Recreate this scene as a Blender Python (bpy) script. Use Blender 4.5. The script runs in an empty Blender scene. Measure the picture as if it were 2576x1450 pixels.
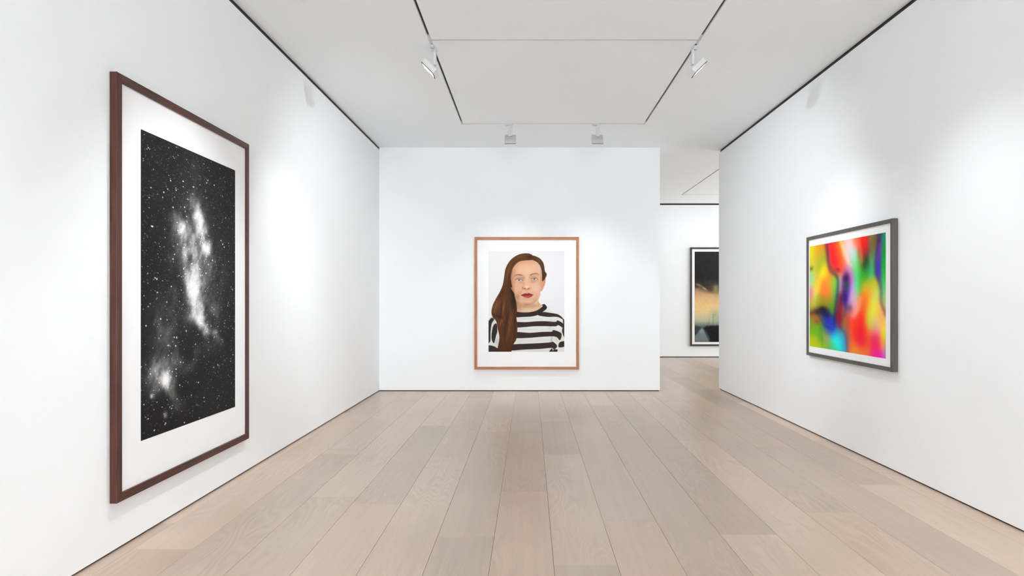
import bpy, bmesh, math, random
import numpy as np
from mathutils import Vector, Matrix

# ------------------------------------------------------------------ measures (metres)
F = 1650.0                      # focal length in pixels of the 2576 x 1450 frame
VX, VY = 1333.0, 754.0          # where the room's long lines meet
CAMZ = 1.487
XL, XR = -2.445, 3.144          # side walls
YB, YF = 10.65, 16.85           # wall with the portrait, wall of the room beyond
YREAR = -8.0
ZC = 3.957                      # ceiling
XBE = 2.111                     # free end of the portrait wall
YRE = 10.91                     # free end of the right wall
TXL, TXR = -0.949, 1.608        # track rails
TYF, TYR = 6.236, 9.213

scene = bpy.context.scene
COL = scene.collection
rnd = random.Random(7)

# ------------------------------------------------------------------ camera
cam = bpy.data.cameras.new('camera')
cam.sensor_fit = 'HORIZONTAL'
cam.sensor_width = 36.0
cam.lens = F / 2576.0 * 36.0
cam.shift_x = -(VX - 1288.0) / 2576.0
cam.shift_y = (VY - 725.0) / 2576.0
cam.clip_start = 0.05
cam_ob = bpy.data.objects.new('camera', cam)
cam_ob.location = (0, 0, CAMZ)
cam_ob.rotation_euler = (math.radians(90), 0, 0)
COL.objects.link(cam_ob)
scene.camera = cam_ob

# ------------------------------------------------------------------ world, added fill lights, exposure
world = bpy.data.worlds.new('world')
scene.world = world
world.use_nodes = True
world.node_tree.nodes['Background'].inputs[0].default_value = (0.93, 0.96, 1.0, 1)
world.node_tree.nodes['Background'].inputs[1].default_value = 0.4
vs = scene.view_settings
vs.view_transform = 'Standard'
vs.look = 'None'
vs.gamma = 1.0
vs.use_curve_mapping = False
vs.exposure = 0.25
cy = scene.cycles
cy.use_adaptive_sampling = True
cy.adaptive_threshold = 0.1
cy.use_light_tree = False
cy.max_bounces = 7
cy.diffuse_bounces = 6
cy.glossy_bounces = 2
cy.transmission_bounces = 0
cy.transparent_max_bounces = 2
cy.caustics_reflective = False
cy.caustics_refractive = False


def area_light(name, loc, rot, sx, sy, power, colour):
    l = bpy.data.lights.new(name, 'AREA')
    l.shape = 'RECTANGLE'
    l.size, l.size_y, l.energy, l.color = sx, sy, power, colour
    o = bpy.data.objects.new(name, l)
    o.location, o.rotation_euler = loc, rot
    COL.objects.link(o)
    return o


# unseen fill light added behind the camera to lift the whole room
area_light('rear_fill_light', (0.35, YREAR + 0.02, 2.0), (math.radians(90), 0, 0), 5.3, 3.7, 800, (0.88, 0.95, 1.0))
# unseen fill light added at the side of the room beyond
area_light('far_fill_light', (9.35, 13.9, 2.0), (math.radians(90), 0, math.radians(90)), 5.0, 3.5, 245, (0.88, 0.95, 1.0))


def spot(name, loc, target, power, angle=150, blend=1.0, radius=0.03, colour=(0.92, 0.965, 1.0)):
    l = bpy.data.lights.new(name, 'SPOT')
    l.energy, l.spot_size, l.spot_blend, l.shadow_soft_size, l.color = power, math.radians(angle), blend, radius, colour
    o = bpy.data.objects.new(name, l)
    o.location = loc
    o.rotation_euler = (Vector(target) - Vector(loc)).to_track_quat('-Z', 'Y').to_euler()
    COL.objects.link(o)
    return o


LAMP_P = 42.0
# unseen lamps on the two rails, out of frame; nearer ones added for brightness
for y, gl, gr in ((2.2, 1.2, 1.5), (4.5, 3.8, 2.0)):
    spot('unseen_track_light', (TXL - 0.05, y, ZC - 0.23), (XL, y, 0.45), LAMP_P * gl, 74)
    spot('unseen_track_light', (TXR + 0.05, y, ZC - 0.23), (XR, y, 0.55), LAMP_P * gr, 76)
# unseen lamps added to brighten the far half of the opposite wall
spot('added_cross_light', (TXR, 4.9, ZC - 0.23), (XL, 8.2, 1.8), LAMP_P * 9.5, 56)
spot('added_cross_light', (TXL, 4.9, ZC - 0.23), (XR, 8.4, 1.8), LAMP_P * 9.5, 56)
for x in (3.9, 5.0, 6.2):  # unseen lamps without fixtures, added to light the room beyond
    spot('unseen_track_light', (x, 15.47, ZC - 0.23), (x, YF, 1.6), LAMP_P * 0.3)


# ------------------------------------------------------------------ materials
def srgb(r, g, b):
    def f(c):
        c /= 255.0
        return c / 12.92 if c <= 0.04045 else ((c + 0.055) / 1.055) ** 2.4
    return (f(r), f(g), f(b), 1.0)


def mat(name, colour, rough=0.6, spec=0.5, noise=0.0, nscale=8.0, metal=0.0, emit=None):
    m = bpy.data.materials.new(name)
    m.use_nodes = True
    nt = m.node_tree
    b = nt.nodes['Principled BSDF']
    b.inputs['Base Color'].default_value = colour
    b.inputs['Roughness'].default_value = rough
    b.inputs['Specular IOR Level'].default_value = spec
    b.inputs['Metallic'].default_value = metal
    if emit:
        b.inputs['Emission Color'].default_value = emit[0]
        b.inputs['Emission Strength'].default_value = emit[1]
    if noise > 0:
        tc = nt.nodes.new('ShaderNodeTexCoord')
        n = nt.nodes.new('ShaderNodeTexNoise')
        n.inputs['Scale'].default_value = nscale
        n.inputs['Detail'].default_value = 4
        nt.links.new(tc.outputs['Object'], n.inputs['Vector'])
        r = nt.nodes.new('ShaderNodeMapRange')
        r.inputs['From Min'].default_value = 0.25
        r.inputs['From Max'].default_value = 0.75
        r.inputs['To Min'].default_value = 1 - noise
        r.inputs['To Max'].default_value = 1 + noise
        nt.links.new(n.outputs['Fac'], r.inputs['Value'])
        mx = nt.nodes.new('ShaderNodeVectorMath')
        mx.operation = 'SCALE'
        mx.inputs[0].default_value = colour[:3]
        nt.links.new(r.outputs['Result'], mx.inputs['Scale'])
        nt.links.new(mx.outputs['Vector'], b.inputs['Base Color'])
    return m


def wood_mat(name, dark, light, axis, rough=0.4, spec=0.35):
    """Straight grained wood; the grain runs along the given object axis."""
    m = bpy.data.materials.new(name)
    m.use_nodes = True
    nt = m.node_tree
    b = nt.nodes['Principled BSDF']
    b.inputs['Roughness'].default_value = rough
    b.inputs['Specular IOR Level'].default_value = spec
    tc = nt.nodes.new('ShaderNodeTexCoord')
    mp = nt.nodes.new('ShaderNodeMapping')
    sc = [60.0, 60.0, 60.0]
    sc[axis] = 3.0
    mp.inputs['Scale'].default_value = sc
    nt.links.new(tc.outputs['Object'], mp.inputs['Vector'])
    n = nt.nodes.new('ShaderNodeTexNoise')
    n.inputs['Scale'].default_value = 1.0
    n.inputs['Detail'].default_value = 5
    n.inputs['Roughness'].default_value = 0.62
    n.inputs['Distortion'].default_value = 0.6
    nt.links.new(mp.outputs['Vector'], n.inputs['Vector'])
    cr = nt.nodes.new('ShaderNodeValToRGB')
    cr.color_ramp.elements[0].position = 0.3
    cr.color_ramp.elements[0].color = dark
    cr.color_ramp.elements[1].position = 0.72
    cr.color_ramp.elements[1].color = light
    nt.links.new(n.outputs['Fac'], cr.inputs['Fac'])
    nt.links.new(cr.outputs['Color'], b.inputs['Base Color'])
    return m


def floor_mat():
    m = bpy.data.materials.new('oiled_oak')
    m.use_nodes = True
    nt = m.node_tree
    L = nt.links.new
    N = nt.nodes.new
    b = nt.nodes['Principled BSDF']
    tc, oi = N('ShaderNodeTexCoord'), N('ShaderNodeObjectInfo')
    # every plank reads its own stretch of timber
    off = N('ShaderNodeVectorMath'); off.operation = 'SCALE'
    off.inputs[0].default_value = (17.0, 53.0, 29.0)
    L(oi.outputs['Random'], off.inputs['Scale'])
    add = N('ShaderNodeVectorMath'); add.operation = 'ADD'
    L(tc.outputs['Object'], add.inputs[0]); L(off.outputs['Vector'], add.inputs[1])

    def noise(scale, sc, det, rough, dist=0.0):
        mp = N('ShaderNodeMapping'); mp.inputs['Scale'].default_value = sc
        L(add.outputs['Vector'], mp.inputs['Vector'])
        n = N('ShaderNodeTexNoise')
        n.inputs['Scale'].default_value = scale
        n.inputs['Detail'].default_value = det
        n.inputs['Roughness'].default_value = rough
        n.inputs['Distortion'].default_value = dist
        L(mp.outputs['Vector'], n.inputs['Vector'])
        return n

    def rng(src, a, b_, c, d):
        r = N('ShaderNodeMapRange')
        for k, v in zip(('From Min', 'From Max', 'To Min', 'To Max'), (a, b_, c, d)):
            r.inputs[k].default_value = v
        L(src, r.inputs['Value'])
        return r.outputs['Result']

    def math_(op, a, b_):
        x = N('ShaderNodeMath'); x.operation = op
        for k, v in enumerate((a, b_)):
            if isinstance(v, (int, float)):
                x.inputs[k].default_value = v
            else:
                L(v, x.inputs[k])
        return x.outputs[0]

    # cathedral figure: contour lines of a stretched height field
    field = noise(1.0, (3.2, 0.55, 1.0), 2.0, 0.5, 0.3)
    rings = math_('SINE', math_('MULTIPLY', field.outputs['Fac'], 150.0), 0.0)
    patch = noise(1.0, (2.2, 0.7, 1.0), 1.0, 0.5)
    pm = rng(patch.outputs['Fac'], 0.46, 0.66, 0.0, 1.0)
    fig = math_('MULTIPLY', math_('MULTIPLY', rings, pm), 0.06)
    pores = noise(1.0, (220.0, 7.0, 1.0), 1.0, 0.6)
    streak = noise(1.0, (26.0, 0.9, 1.0), 1.5, 0.55)
    cloud = noise(1.0, (1.6, 0.8, 1.0), 2.0, 0.55)
    v = math_('ADD', rng(pores.outputs['Fac'], 0.3, 0.7, -0.03, 0.03), rng(streak.outputs['Fac'], 0.3, 0.7, -0.035, 0.035))
    v = math_('ADD', v, rng(cloud.outputs['Fac'], 0.3, 0.7, -0.06, 0.05))
    v = math_('ADD', v, fig)
    # a few grey knots
    kn = noise(1.0, (3.4, 2.6, 1.0), 2.0, 0.5, 0.3)
    kv = rng(kn.outputs['Fac'], 0.66, 0.82, 0.0, 0.10)
    v = math_('SUBTRACT', v, kv)
    val = math_('ADD', v, 1.0)
    sc = N('ShaderNodeVectorMath'); sc.operation = 'SCALE'
    L(oi.outputs['Color'], sc.inputs[0]); L(val, sc.inputs['Scale'])
    L(sc.outputs['Vector'], b.inputs['Base Color'])
    b.inputs['Roughness'].default_value = 0.31
    b.inputs['Specular IOR Level'].default_value = 0.42
    return m


def print_mat():
    m = bpy.data.materials.new('photographic_print')
    m.use_nodes = True
    nt = m.node_tree
    b = nt.nodes['Principled BSDF']
    a = nt.nodes.new('ShaderNodeAttribute')
    a.attribute_name = 'ink'
    nt.links.new(a.outputs['Color'], b.inputs['Base Color'])
    b.inputs['Roughness'].default_value = 0.6
    b.inputs['Specular IOR Level'].default_value = 0.12
    return m


def paint_mat(name, colour, amount, scale):
    """Matt emulsion: plain diffuse with a faint roller mottle."""
    m = bpy.data.materials.new(name)
    m.use_nodes = True
    nt = m.node_tree
    nt.nodes.remove(nt.nodes['Principled BSDF'])
    d = nt.nodes.new('ShaderNodeBsdfDiffuse')
    tc = nt.nodes.new('ShaderNodeTexCoord')
    n_ = nt.nodes.new('ShaderNodeTexNoise')
    n_.inputs['Scale'].default_value = scale
    n_.inputs['Detail'].default_value = 0.0
    r = nt.nodes.new('ShaderNodeMapRange')
    r.inputs['To Min'].default_value = 1 - amount
    r.inputs['To Max'].default_value = 1 + amount
    sc = nt.nodes.new('ShaderNodeVectorMath')
    sc.operation = 'SCALE'
    sc.inputs[0].default_value = colour[:3]
    nt.links.new(tc.outputs['Object'], n_.inputs['Vector'])
    nt.links.new(n_.outputs['Fac'], r.inputs['Value'])
    nt.links.new(r.outputs['Result'], sc.inputs['Scale'])
    nt.links.new(sc.outputs['Vector'], d.inputs['Color'])
    nt.links.new(d.outputs['BSDF'], nt.nodes['Material Output'].inputs['Surface'])
    return m


M = {
    'wall': paint_mat('white_wall_paint', (0.893, 0.907, 0.918, 1), 0.008, 1.5),
    'ceiling': paint_mat('white_ceiling_paint', (0.922, 0.957, 0.985, 1), 0.006, 1.2),
    'slot': mat('black_slot', (0.010, 0.010, 0.011, 1), 0.6, 0.3, 0.2, 6),
    'slot_rail': mat('dark_slot_bar', (0.03, 0.03, 0.032, 1), 0.5, 0.4, 0.2, 6),
    'base': mat('base_gap_shade', srgb(74, 64, 58), 0.7, 0.2, 0.1, 5),  # shade of the floor gap put into the colour
    'subfloor': mat('dark_subfloor', srgb(92, 74, 62), 0.8, 0.2, 0.1, 5),
    'oak': floor_mat(),
    'white_metal': mat('white_powder_coat', (0.58, 0.58, 0.59, 1), 0.5, 0.3, 0.01, 20),
    'track_metal': mat('white_track_aluminium', (0.78, 0.78, 0.79, 1), 0.4, 0.4, 0.01, 20),
    'conductor': mat('dark_conductor', (0.09, 0.09, 0.09, 1), 0.5, 0.4, 0.1, 20),
    'lens': mat('lit_lamp_lens', (0.9, 0.9, 0.9, 1), 0.3, 0.5, 0.0, 1, 0, ((1, 0.99, 0.97, 1), 1.6)),
    'rim': mat('dark_lamp_rim', (0.05, 0.05, 0.05, 1), 0.5, 0.4, 0.1, 20),
    'mat_board': mat('white_mat_board', (0.90, 0.90, 0.905, 1), 0.8, 0.1, 0.006, 6),
    'backing': mat('grey_backing_board', (0.4, 0.38, 0.35, 1), 0.8, 0.2, 0.05, 6),
    'added_window': mat('added_window_paint', (0.5, 0.5, 0.5, 1), 0.5, 0.4, 0.02, 6),
    'print': print_mat(),
}


# ------------------------------------------------------------------ mesh helpers
def add_box(bm, x0, x1, y0, y1, z0, z1, M4=None):
    vs_ = [bm.verts.new((x, y, z)) for x in (x0, x1) for y in (y0, y1) for z in (z0, z1)]
    for q in ((0, 1, 3, 2), (4, 6, 7, 5), (0, 4, 5, 1), (2, 3, 7, 6), (0, 2, 6, 4), (1, 5, 7, 3)):
        bm.faces.new([vs_[k] for k in q])
    if M4 is not None:
        bmesh.ops.transform(bm, matrix=M4, verts=vs_)
    return vs_


def add_cyl(bm, r, p0, p1, seg=16):
    p0, p1 = Vector(p0), Vector(p1)
    d = p1 - p0
    R = Matrix.Translation((p0 + p1) / 2) @ d.to_track_quat('Z', 'Y').to_matrix().to_4x4()
    bmesh.ops.create_cone(bm, cap_ends=True, segments=seg, radius1=r, radius2=r, depth=d.length, matrix=R)


def obj(name, bm, m, parent=None, bevel=0.0, seg=2):
    bmesh.ops.recalc_face_normals(bm, faces=bm.faces)
    me = bpy.data.meshes.new(name)
    bm.to_mesh(me)
    bm.free()
    me.materials.append(m)
    o = bpy.data.objects.new(name, me)
    COL.objects.link(o)
    if parent is not None:
        o.parent = parent
    if bevel > 0:
        md = o.modifiers.new('bevel', 'BEVEL')
        md.width, md.segments, md.limit_method = bevel, seg, 'ANGLE'
    return o


def box_obj(name, dims, m, parent=None, bevel=0.0):
    bm = bmesh.new()
    add_box(bm, *dims)
    return obj(name, bm, m, parent, bevel)


def structure(o):
    o['kind'] = 'structure'
    return o


def empty(name, loc, rz=0.0, label=None, cat=None, group=None):
    o = bpy.data.objects.new(name, None)
    o.empty_display_size = 0.1
    o.location, o.rotation_euler = loc, (0, 0, rz)
    COL.objects.link(o)
    if label:
        o['label'], o['category'] = label, cat
    if group:
        o['group'] = group
    return o


# ------------------------------------------------------------------ walls with their shadow gaps
TG, BG = 0.037, 0.014           # slot under the ceiling, gap above the floor
T = 0.22
XFR = 9.4                       # side wall of the room beyond
structure(box_obj('wall_left', (XL - T, XL, YREAR, YF, BG, ZC - TG), M['wall']))
structure(box_obj('wall_back', (XL, XBE, YB, YB + T, BG, ZC), M['wall']))
structure(box_obj('wall_far', (XL, XFR, YF, YF + T, BG * 1.6, ZC - 0.04), M['wall']))
# right wall: the slot stops a hand's breadth before the free end
bm = bmesh.new()
add_box(bm, XR, XR + T, YREAR, YRE - 0.08, BG, ZC - TG)
add_box(bm, XR, XR + T, YRE - 0.08, YRE, BG, ZC)
bmesh.ops.remove_doubles(bm, verts=bm.verts, dist=1e-5)
structure(obj('wall_right', bm, M['wall']))
structure(box_obj('wall_far_side', (XFR, XFR + T, YRE - 4, YF + T, 0, ZC), M['wall']))
structure(box_obj('wall_far_front', (XR + T, XFR, YRE - 4.2, YRE - 4, 0, ZC), M['wall']))
# recessed black slots under the ceiling, with a bar inside
n = 0
for (a, b_) in (((XL - T, XL - 0.005, YREAR, YB, ZC - TG, ZC), (XL - 0.005, XL - 0.002, YREAR, YB, ZC - TG, ZC - TG + 0.013)),
                ((XR + 0.005, XR + T, YREAR, YRE - 0.08, ZC - TG, ZC), (XR + 0.002, XR + 0.005, YREAR, YRE - 0.08, ZC - TG, ZC - TG + 0.013)),
                ((XL, XFR, YF + 0.008, YF + T, ZC - 0.04, ZC), (XL, XFR, YF + 0.003, YF + 0.008, ZC - 0.04, ZC - 0.03))):
    n += 1
    t_ = structure(box_obj('trim_%d' % n, a, M['slot']))
    box_obj('slot_bar', b_, M['slot_rail'], t_)
# recessed strips, coloured dark to stand in for shade in the floor gap
structure(box_obj('gap_shade_left', (XL - T, XL - 0.02, YREAR, YB, 0, BG), M['base']))
structure(box_obj('gap_shade_right', (XR + 0.02, XR + T, YREAR, YRE - 0.01, 0, BG), M['base']))
structure(box_obj('gap_shade_back', (XL, XBE - 0.012, YB + 0.02, YB + T, 0, BG), M['base']))
structure(box_obj('gap_shade_far', (XL, XFR, YF + 0.02, YF + T, 0, BG * 1.6), M['base']))
# unseen mullions added around the rear fill light
bm = bmesh.new()
for x in (XL, -0.62, 1.2, XR - 0.08):
    add_box(bm, x, x + 0.08, YREAR - 0.1, YREAR, 0, ZC)
add_box(bm, XL, XR, YREAR - 0.1, YREAR, 0, 0.1)
add_box(bm, XL, XR, YREAR - 0.1, YREAR, ZC - 0.1, ZC)
structure(obj('added_window_1', bm, M['added_window']))

# ------------------------------------------------------------------ ceiling, left open where the tracks are let in
TW = 0.016                      # half width of a track
slots = []                      # (x0, x1, y0, y1)
YT0 = -0.2
slots.append((TXL - TW, TXL + TW, YT0, TYR + TW))
slots.append((TXR - TW, TXR + TW, YT0, TYR + TW))
for y in (TYR, TYF, 3.26, 0.28):
    slots.append((TXL + TW, TXR - TW, y - TW, y + TW))
FTX, FTY = 3.58, 15.425
slots.append((FTX - TW, FTX + TW, 11.4, FTY + TW))
slots.append((FTX + TW, 7.2, FTY - TW, FTY + TW))
X0, X1, Y0, Y1 = XL - T, XFR + T, YREAR - 0.1, YF + T
xs = sorted({X0, X1} | {s[0] for s in slots} | {s[1] for s in slots})
ys = sorted({Y0, Y1} | {s[2] for s in slots} | {s[3] for s in slots})
bm = bmesh.new()
V = {}
CT = 0.05


def cv(i, j, k):
    if (i, j, k) not in V:
        V[i, j, k] = bm.verts.new((xs[i], ys[j], ZC + CT * k))
    return V[i, j, k]


def solid(i, j):
    if not (0 <= i < len(xs) - 1 and 0 <= j < len(ys) - 1):
        return False
    cx, cy = (xs[i] + xs[i + 1]) / 2, (ys[j] + ys[j + 1]) / 2
    return not any(s[0] < cx < s[1] and s[2] < cy < s[3] for s in slots)


for i in range(len(xs) - 1):
    for j in range(len(ys) - 1):
        if not solid(i, j):
            continue
        for k in (0, 1):
            bm.faces.new([cv(i, j, k), cv(i, j + 1, k), cv(i + 1, j + 1, k), cv(i + 1, j, k)])
        for (di, dj, p, q) in ((-1, 0, (i, j), (i, j + 1)), (1, 0, (i + 1, j), (i + 1, j + 1)), (0, -1, (i, j), (i + 1, j)), (0, 1, (i, j + 1), (i + 1, j + 1))):
            if not solid(i + di, j + dj):
                bm.faces.new([cv(*p, 0), cv(*q, 0), cv(*q, 1), cv(*p, 1)])
structure(obj('ceiling', bm, M['ceiling']))


# ------------------------------------------------------------------ floor of wide oak planks
fl = structure(box_obj('floor', (X0, X1, Y0, Y1, -0.14, -0.021), M['subfloor']))
PW, E0 = 0.3568, 0.1333
FLOOR_GAIN = (0.96, 0.92, 0.885)
joints = {-8: [4.354, 8.6], -7: [3.905, 8.03], -6: [2.4, 6.3, 9.79], -5: [4.95, 8.534], -4: [4.767, 7.73], -3: [2.6, 6.21, 9.9],
          -2: [4.102, 7.345], -1: [1.9, 5.086, 7.52], 0: [3.662, 6.30, 7.97], 1: [4.417, 8.3], 2: [2.3, 5.666, 9.2],
          3: [4.149, 7.75], 4: [2.9, 6.9, 10.1], 5: [4.578, 8.8], 6: [3.0, 6.6, 9.7], 7: [5.254, 9.0], 8: [3.2, 6.919, 9.48]}
tones = [(198, 180, 163), (203, 184, 167), (192, 175, 158), (207, 189, 172), (188, 173, 157), (200, 178, 160)]
special = {(-4, 4.767): (184, 171, 155), (-3, 2.6): (205, 187, 169), (-3, 6.21): (196, 180, 163), (-5, 4.95): (200, 184, 167),
           (-2, 4.102): (201, 183, 166), (-2, 7.345): (210, 190, 172), (-1, 1.9): (199, 178, 160), (-1, 5.086): (190, 171, 155),
           (-1, 7.52): (196, 178, 162), (0, 3.662): (203, 185, 168), (0, 6.30): (189, 173, 158), (0, -3.0): (188, 172, 156),
           (1, 4.417): (198, 181, 164), (2, 2.3): (195, 178, 161), (2, 5.666): (190, 175, 159), (3, -3.0): (211, 192, 173),
           (3, 4.149): (188, 169, 153), (5, -3.0): (205, 184, 166), (5, 4.578): (192, 175, 158), (7, -3.0): (212, 192, 173),
           (7, 5.254): (190, 172, 156), (8, 6.919): (226, 204, 183), (8, -3.0): (205, 182, 164), (8, 3.2): (215, 193, 174),
           (-7, -3.0): (196, 170, 152), (-7, 3.905): (205, 185, 168), (-8, 4.354): (216, 195, 177), (4, -3.0): (190, 168, 152)}


def plank(x0, x1, y0, y1, tone):
    g, ge, th, ch = 0.0008, 0.0003, 0.020, 0.0009
    w, l = (x1 - x0) / 2 - g, (y1 - y0) / 2 - ge
    bm = bmesh.new()
    lo = [bm.verts.new((sx * w, sy * l, -th)) for sx, sy in ((-1, -1), (1, -1), (1, 1), (-1, 1))]
    mi = [bm.verts.new((sx * w, sy * l, -ch)) for sx, sy in ((-1, -1), (1, -1), (1, 1), (-1, 1))]
    up = [bm.verts.new((sx * (w - ch), sy * l, 0)) for sx, sy in ((-1, -1), (1, -1), (1, 1), (-1, 1))]
    bm.faces.new(up)
    for k in range(4):
        k2 = (k + 1) % 4
        bm.faces.new([mi[k], mi[k2], up[k2], up[k]])
        bm.faces.new([lo[k], lo[k2], mi[k2], mi[k]])
    o = obj('plank', bm, M['oak'], fl)
    o.location = ((x0 + x1) / 2, (y0 + y1) / 2, 0)
    o.color = [c * g_ for c, g_ in zip(srgb(*[0.7 * t_ + 0.3 * m_ for t_, m_ in zip(tone, (199, 180, 163))])[:3], FLOOR_GAIN)] + [1.0]
    return o


kmax = int((XFR - E0) / PW) + 1
for k in range(-8, kmax):
    x0, x1 = E0 + k * PW, E0 + (k + 1) * PW
    x0, x1 = max(x0, XL - 0.019), min(x1, XFR)
    if x1 - x0 < 0.02:
        continue
    ystart = -3.0 if k <= 8 else YRE - 3.9
    js = [ystart] + [j for j in joints.get(k, []) if j > ystart]
    y = js[-1]
    while y < YF - 2.0:
        y += rnd.uniform(3.0, 4.6)
        if y < YF - 0.6:
            js.append(y)
    js.append(YF + 0.015)
    for a, b_ in zip(js[:-1], js[1:]):
        t_ = special.get((k, a), rnd.choice(tones))
        if k == 8 and a < YRE:       # the strip beside the right wall
            if b_ > YRE:
                plank(x0, XR + 0.019, a, YRE, t_)
                plank(x0, x1, YRE, b_, t_)
            else:
                plank(x0, XR + 0.019, a, b_, t_)
            continue
        plank(x0, x1, a, b_, t_)


# ------------------------------------------------------------------ recessed lighting tracks
def track_run(root, p0, p1):
    """A white channel let into the ceiling, open below, with dark conductors inside."""
    along_y = abs(p1[1] - p0[1]) > abs(p1[0] - p0[0])
    w, wi, d = TW, 0.0105, 0.034

    def bx(bm, a0, a1, z0, z1):
        if along_y:
            add_box(bm, p0[0] + a0, p0[0] + a1, p0[1], p1[1], z0, z1)
        else:
            add_box(bm, p0[0], p1[0], p0[1] + a0, p0[1] + a1, z0, z1)
    bm = bmesh.new()
    bx(bm, -w, -wi, -0.001, d)
    bx(bm, wi, w, -0.001, d)
    bx(bm, -w, w, d, d + 0.004)
    ch = obj('rail', bm, M['track_metal'], root)
    bm = bmesh.new()
    bx(bm, -wi + 0.001, wi - 0.001, d - 0.006, d - 0.0005)
    bx(bm, -wi, -wi + 0.004, d - 0.018, d - 0.014)
    bx(bm, wi - 0.004, wi, d - 0.018, d - 0.014)
    obj('conductor_strip', bm, M['conductor'], ch)


def joint(root, name, x, y, arms, ln=0.075):
    """White cover where runs meet; arms are unit directions."""
    bm = bmesh.new()
    add_box(bm, x - TW, x + TW, y - TW, y + TW, -0.004, 0.02)
    for ax, ay in arms:
        x0, x1 = sorted((x + ax * TW, x + ax * (TW + ln)))
        y0, y1 = sorted((y + ay * TW, y + ay * (TW + ln)))
        if ax == 0:
            x0, x1 = x - 0.012, x + 0.012
        else:
            y0, y1 = y - 0.012, y + 0.012
        add_box(bm, x0, x1, y0, y1, -0.003, 0.02)
    return obj(name, bm, M['white_metal'], root, 0.0015, 1)


tr = empty('lighting_track', (0, 0, ZC), label='white recessed lighting track forming rectangles in the ceiling of the front room', cat='lighting track')
for x in (TXL, TXR):
    track_run(tr, (x, YT0), (x, TYR + TW))
for y in (TYR, TYF, 3.26, 0.28):
    track_run(tr, (TXL + TW, y), (TXR - TW, y))
joint(tr, 'corner_connector', TXL, TYR, ((1, 0), (0, -1)))
joint(tr, 'corner_connector', TXR, TYR, ((-1, 0), (0, -1)))
joint(tr, 'tee_connector', TXL, TYF, ((1, 0), (0, 1), (0, -1)))
joint(tr, 'tee_connector', TXR, TYF, ((-1, 0), (0, 1), (0, -1)))
tr2 = empty('lighting_track', (0, 0, ZC), label='thin lighting track in the ceiling of the room beyond, seen through the gap', cat='lighting track')
track_run(tr2, (FTX, 11.4), (FTX, FTY + TW))
track_run(tr2, (FTX + TW, FTY), (7.2, FTY))
joint(tr2, 'corner_connector', FTX, FTY, ((1, 0), (0, -1)), 0.05)


# ------------------------------------------------------------------ track spotlights
def make_spotlight():
    r = empty('track_spotlight', (0, 0, 0))
    bm = bmesh.new()
    add_box(bm, -0.062, 0.04, -0.0145, 0.0145, -0.024, -0.0012)
    add_box(bm, 0.002, 0.03, -0.019, 0.019, -0.034, -0.022)
    ad = obj('adapter', bm, M['white_metal'], r, 0.002)
    bm = bmesh.new()
    add_cyl(bm, 0.011, (-0.045, 0, -0.03), (-0.045, 0, -0.02))
    obj('locking_knob', bm, M['white_metal'], ad)
    # flat stem, tapered at its upper end
    bm = bmesh.new()
    prof = [(-0.013, -0.03), (0.013, -0.03), (0.0275, -0.062), (0.0275, -0.182), (-0.0275, -0.182), (-0.0275, -0.062)]
    a = [bm.verts.new((x + 0.008, -0.034, z)) for x, z in prof]
    b_ = [bm.verts.new((x + 0.008, -0.012, z)) for x, z in prof]
    bm.faces.new(a); bm.faces.new(b_[::-1])
    for k in range(6):
        bm.faces.new([a[k], b_[k], b_[(k + 1) % 6], a[(k + 1) % 6]])
    obj('stem', bm, M['white_metal'], r, 0.002)
    # square flat head, tilted 45 degrees towards the wall
    R = Matrix.Translation((0.008, 0.026, -0.212)) @ Matrix.Rotation(math.radians(-45), 4, 'X')
    h, t = 0.0785, 0.0275
    bm = bmesh.new()
    add_box(bm, -h, h, -t, t - 0.006, -h, h, R)
    hd = obj('lamp_head', bm, M['white_metal'], r, 0.003)
    bm = bmesh.new()
    w = 0.006
    for q in ((-h, h, h - w, h), (-h, h, -h, -h + w), (-h, -h + w, -h + w, h - w), (h - w, h, -h + w, h - w)):
        add_box(bm, q[0], q[1], t - 0.006, t, q[2], q[3], R)
    obj('rim', bm, M['rim'], hd)
    bm = bmesh.new()
    add_box(bm, -h + w, h - w, t - 0.006, t - 0.002, -h + w, h - w, R)
    obj('lens', bm, M['lens'], hd)
    return r


def copy_tree(o, parent=None):
    c = o.copy()
    COL.objects.link(c)
    c.parent = parent
    for ch in list(o.children):
        copy_tree(ch, c)
    return c


sp0 = make_spotlight()
spots = [(-0.283, TYR, 0, 'white track spotlight facing the portrait wall, left of the pair on the rear track'),
         (0.944, TYR, 0, 'white track spotlight facing the portrait wall, right of the pair on the rear track'),
         (TXL, 6.40, 90, 'white track spotlight with lit lens aimed at the star field picture wall'),
         (TXR, 6.40, -90, 'white track spotlight with lit lens aimed at the colourful abstract picture wall')]
for k, (x, y, rz, lab) in enumerate(spots):
    o = sp0 if k == 0 else copy_tree(sp0)
    o.location = (x, y, ZC)
    o.rotation_euler = (0, 0, math.radians(rz))
    o['label'], o['category'], o['group'] = lab, 'spotlight', 'spotlights on the ceiling track'
    a = math.radians(rz)
    dx, dy = -math.sin(a), math.cos(a)
    p = (x + dx * 0.062, y + dy * 0.062, ZC - 0.25)
    spot('spotlight_beam', p, (p[0] + dx, p[1] + dy, p[2] - (2.5 if rz == 0 else 2.1)), LAMP_P * (1.8 if rz == 0 else 1.4), 76)

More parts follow.
